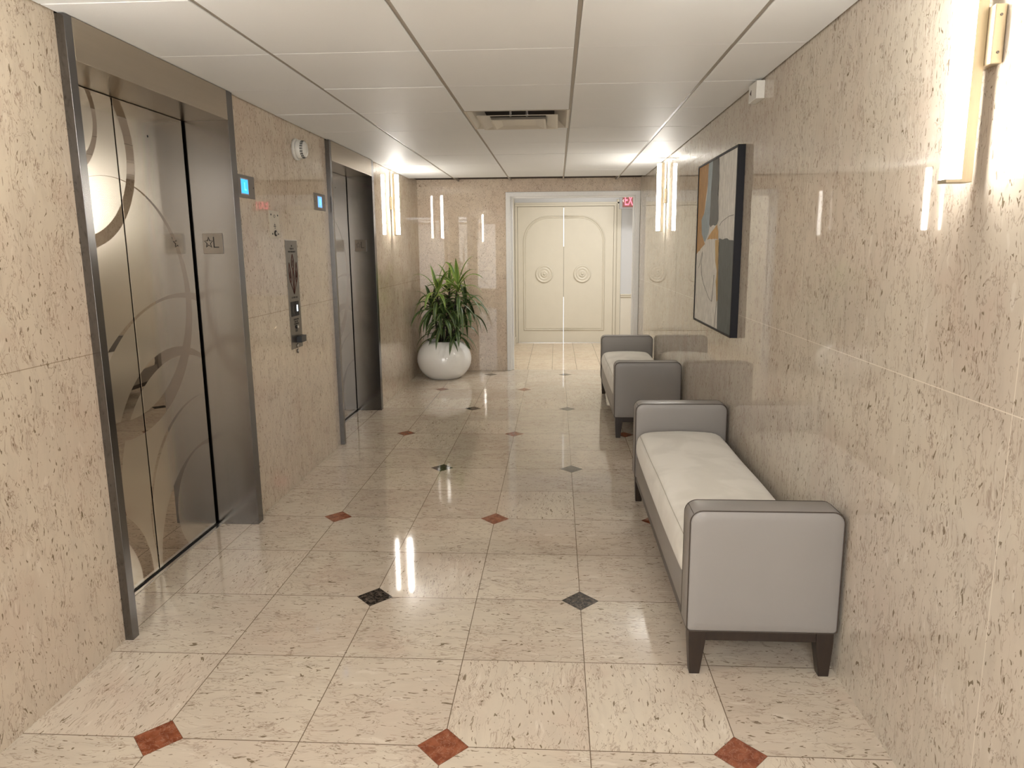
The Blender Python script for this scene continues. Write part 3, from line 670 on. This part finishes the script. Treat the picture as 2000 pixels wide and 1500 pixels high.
for path in ([(2.428, 1.20), (2.395, 1.25), (2.366, 1.30), (2.360, 1.35)], [(2.428, 1.20), (2.461, 1.25), (2.490, 1.30), (2.496, 1.35)], [(2.428, 1.20), (2.418, 1.30), (2.428, 1.36)], [(2.428, 1.20), (2.440, 1.30), (2.430, 1.36)], [(2.428, 1.375), (2.424, 1.39), (2.430, 1.41)], [(2.380, 1.30), (2.374, 1.33), (2.384, 1.345)], [(2.476, 1.30), (2.482, 1.33), (2.472, 1.345)]):
    tube(bm, [(XL + .0048, a, b) for a, b in path], .0020, 4)
obj('flame_pictograph', bm, MINKR, CP)
text('panel_lettering', 'DO NOT USE', .0165, MINK, CP, FR(2.428, 1.178, .0044), .0003)
for k, yy in enumerate((2.388, 2.456)):
    q = obj('indicator_window', bx(XL + .003, XL + .0062, yy - .030, yy + .030, 1.062, 1.154), MBLACK, CP, .001)
    if k: obj('lamp_bar', bx(XL + .006, XL + .0068, yy - .008, yy + .008, 1.09, 1.130), MLED, q)
    else: text('phone_symbol', '(', .05, MPLATE, q, FR(yy, 1.106, .0064), .0003)
for i, s in enumerate(('ELEVATORS', 'USE EXIT', 'STAIRWAYS')): text('panel_lettering', s, .016, MINK, CP, FR(2.43, 1.040 - .014 * i, .0044), .0003)
def knob(name, y, z, r, m1, d=.008):
    bm = bmesh.new(); lathe(bm, [(r, 0), (r, d * .5), (r * .8, d), (r * .2, d * 1.05)], (XL + .0035, y, z), 'x', 20); return obj(name, bm, m1, CP)
kb = knob('key_switch', 2.428, .992, .012, MINK); 
obj('key_slot', bx(XL + .010, XL + .0135, 2.424, 2.446, .985, .999), MALU, kb)
for z in (.962,): obj('emblem', bx(XL + .0035, XL + .005, 2.412, 2.444, z, z + .016), MINK, CP)
for z in (.9515 - .012, .9515 - .047, .9515 - .082 + .004): pass
for z in (1.02 - .078, 1.02 - .112, 1.02 - .146):
    bm = bmesh.new(); tube(bm, [(XL + .0045, 2.428 + .0135 * math.cos(a), z - .035 + .0135 * math.sin(a)) for a in [math.pi / 8 * i for i in range(16)]], .0016, 5, True); rg = obj('button_ring', bm, MINK, CP)
    bm = bmesh.new(); lathe(bm, [(.0115, 0), (.0115, .003), (.008, .005), (.002, .0055)], (XL + .0035, 2.428, z - .035), 'x', 20); obj('call_button', bm, MALU, rg)
# placed lower on the plate, black projecting box and slot
obj('reader_box', bx(XL + .003, XL + .038, 2.415, 2.500, .905 - .012, .905 + .030), plain('reader_black', (.012, .014, .017), .35), CP, .003)
obj('slot', bx(XL + .0035, XL + .0046, 2.438, 2.442, .872, .884), MINK, CP)
# ------------------------------------------------------------------ right wall alarm box
AB = thing('alarm_box', (XR, 1.69, 2.16), 'small white sounder box high on the right wall under the ceiling', 'alarm')
obj('housing', bx(XR - .040, XR, 1.618, 1.752, 2.158, 2.240), MPLAS, AB, .003)
bm = bmesh.new(); prism(bm, [(1.704, 2.186), (1.704, 2.212), (1.728, 2.199)], XR - .0412, XR - .039, 'yz'); obj('arrow_mark', bm, plain('arrow_dark', (.04, .012, .012), .5), AB)

# ------------------------------------------------------------------ ceiling diffuser
DF = thing('ceiling_diffuser', (.107, 2.592, H), 'square stepped metal air diffuser set in the ceiling grid', 'air vent')
dx, dy_ = .107, 2.592
MDIFFU = plain('diffuser_enamel', (.60, .55, .47), .32, nscale=5, amt=.05)
def frustum(bm, s0, z0, s1, z1, th=.0015):
    for sgn in (0, 1):
        a = [(dx + sx * (s0 - sgn * th), dy_ + sy * (s0 - sgn * th), z0) for sx, sy in ((-1, -1), (1, -1), (1, 1), (-1, 1))]; b = [(dx + sx * (s1 - sgn * th), dy_ + sy * (s1 - sgn * th), z1) for sx, sy in ((-1, -1), (1, -1), (1, 1), (-1, 1))]
        A = [bm.verts.new(p) for p in a]; B = [bm.verts.new(p) for p in b]
        for i in range(4): bm.faces.new((A[i], A[(i + 1) % 4], B[(i + 1) % 4], B[i]))
def flatring(bm, s0, s1, z):
    A = [bm.verts.new((dx + sx * s0, dy_ + sy * s0, z)) for sx, sy in ((-1, -1), (1, -1), (1, 1), (-1, 1))]; B = [bm.verts.new((dx + sx * s1, dy_ + sy * s1, z)) for sx, sy in ((-1, -1), (1, -1), (1, 1), (-1, 1))]
    for i in range(4): bm.faces.new((A[i], A[(i + 1) % 4], B[(i + 1) % 4], B[i]))
bm = bmesh.new(); flatring(bm, .3045, .290, H + .001); frustum(bm, .290, H + .001, .200, H + .075); obj('outer_cone', bm, MDIFFU, DF)
bm = bmesh.new(); flatring(bm, .238, .226, H - .014); frustum(bm, .226, H - .014, .168, H - .002); frustum(bm, .238, H - .014, .236, H - .011); obj('middle_cone', bm, MDIFFU, DF)
bm = bmesh.new(); flatring(bm, .165, .152, H - .026); frustum(bm, .152, H - .026, .105, H - .014); frustum(bm, .165, H - .026, .163, H - .023)
vs = [bm.verts.new((dx + sx * .1035, dy_ + sy * .1035, H - .014)) for sx, sy in ((-1, -1), (1, -1), (1, 1), (-1, 1))]; bm.faces.new(vs); obj('inner_pan', bm, MDIFFU, DF)
bm = bmesh.new(); box(bm, dx - .306, dx + .306, dy_ - .306, dy_ + .306, H + .18, H + .19)
for a in ((-.21, -.20, -.21, .21), (.20, .21, -.21, .21), (-.20, .20, -.21, -.20), (-.20, .20, .20, .21)): box(bm, dx + a[0], dx + a[1], dy_ + a[2], dy_ + a[3], H + .07, H + .18)
obj('duct_collar', bm, MBLACK, DF)
for sx in (-.05, .05):
    bm = bmesh.new(); tube(bm, [(dx + sx, dy_ - .06, H + .012), (dx + sx, dy_ - .06, H + .12)], .006, 8); obj('hanger_bolt', bm, MALU, DF)
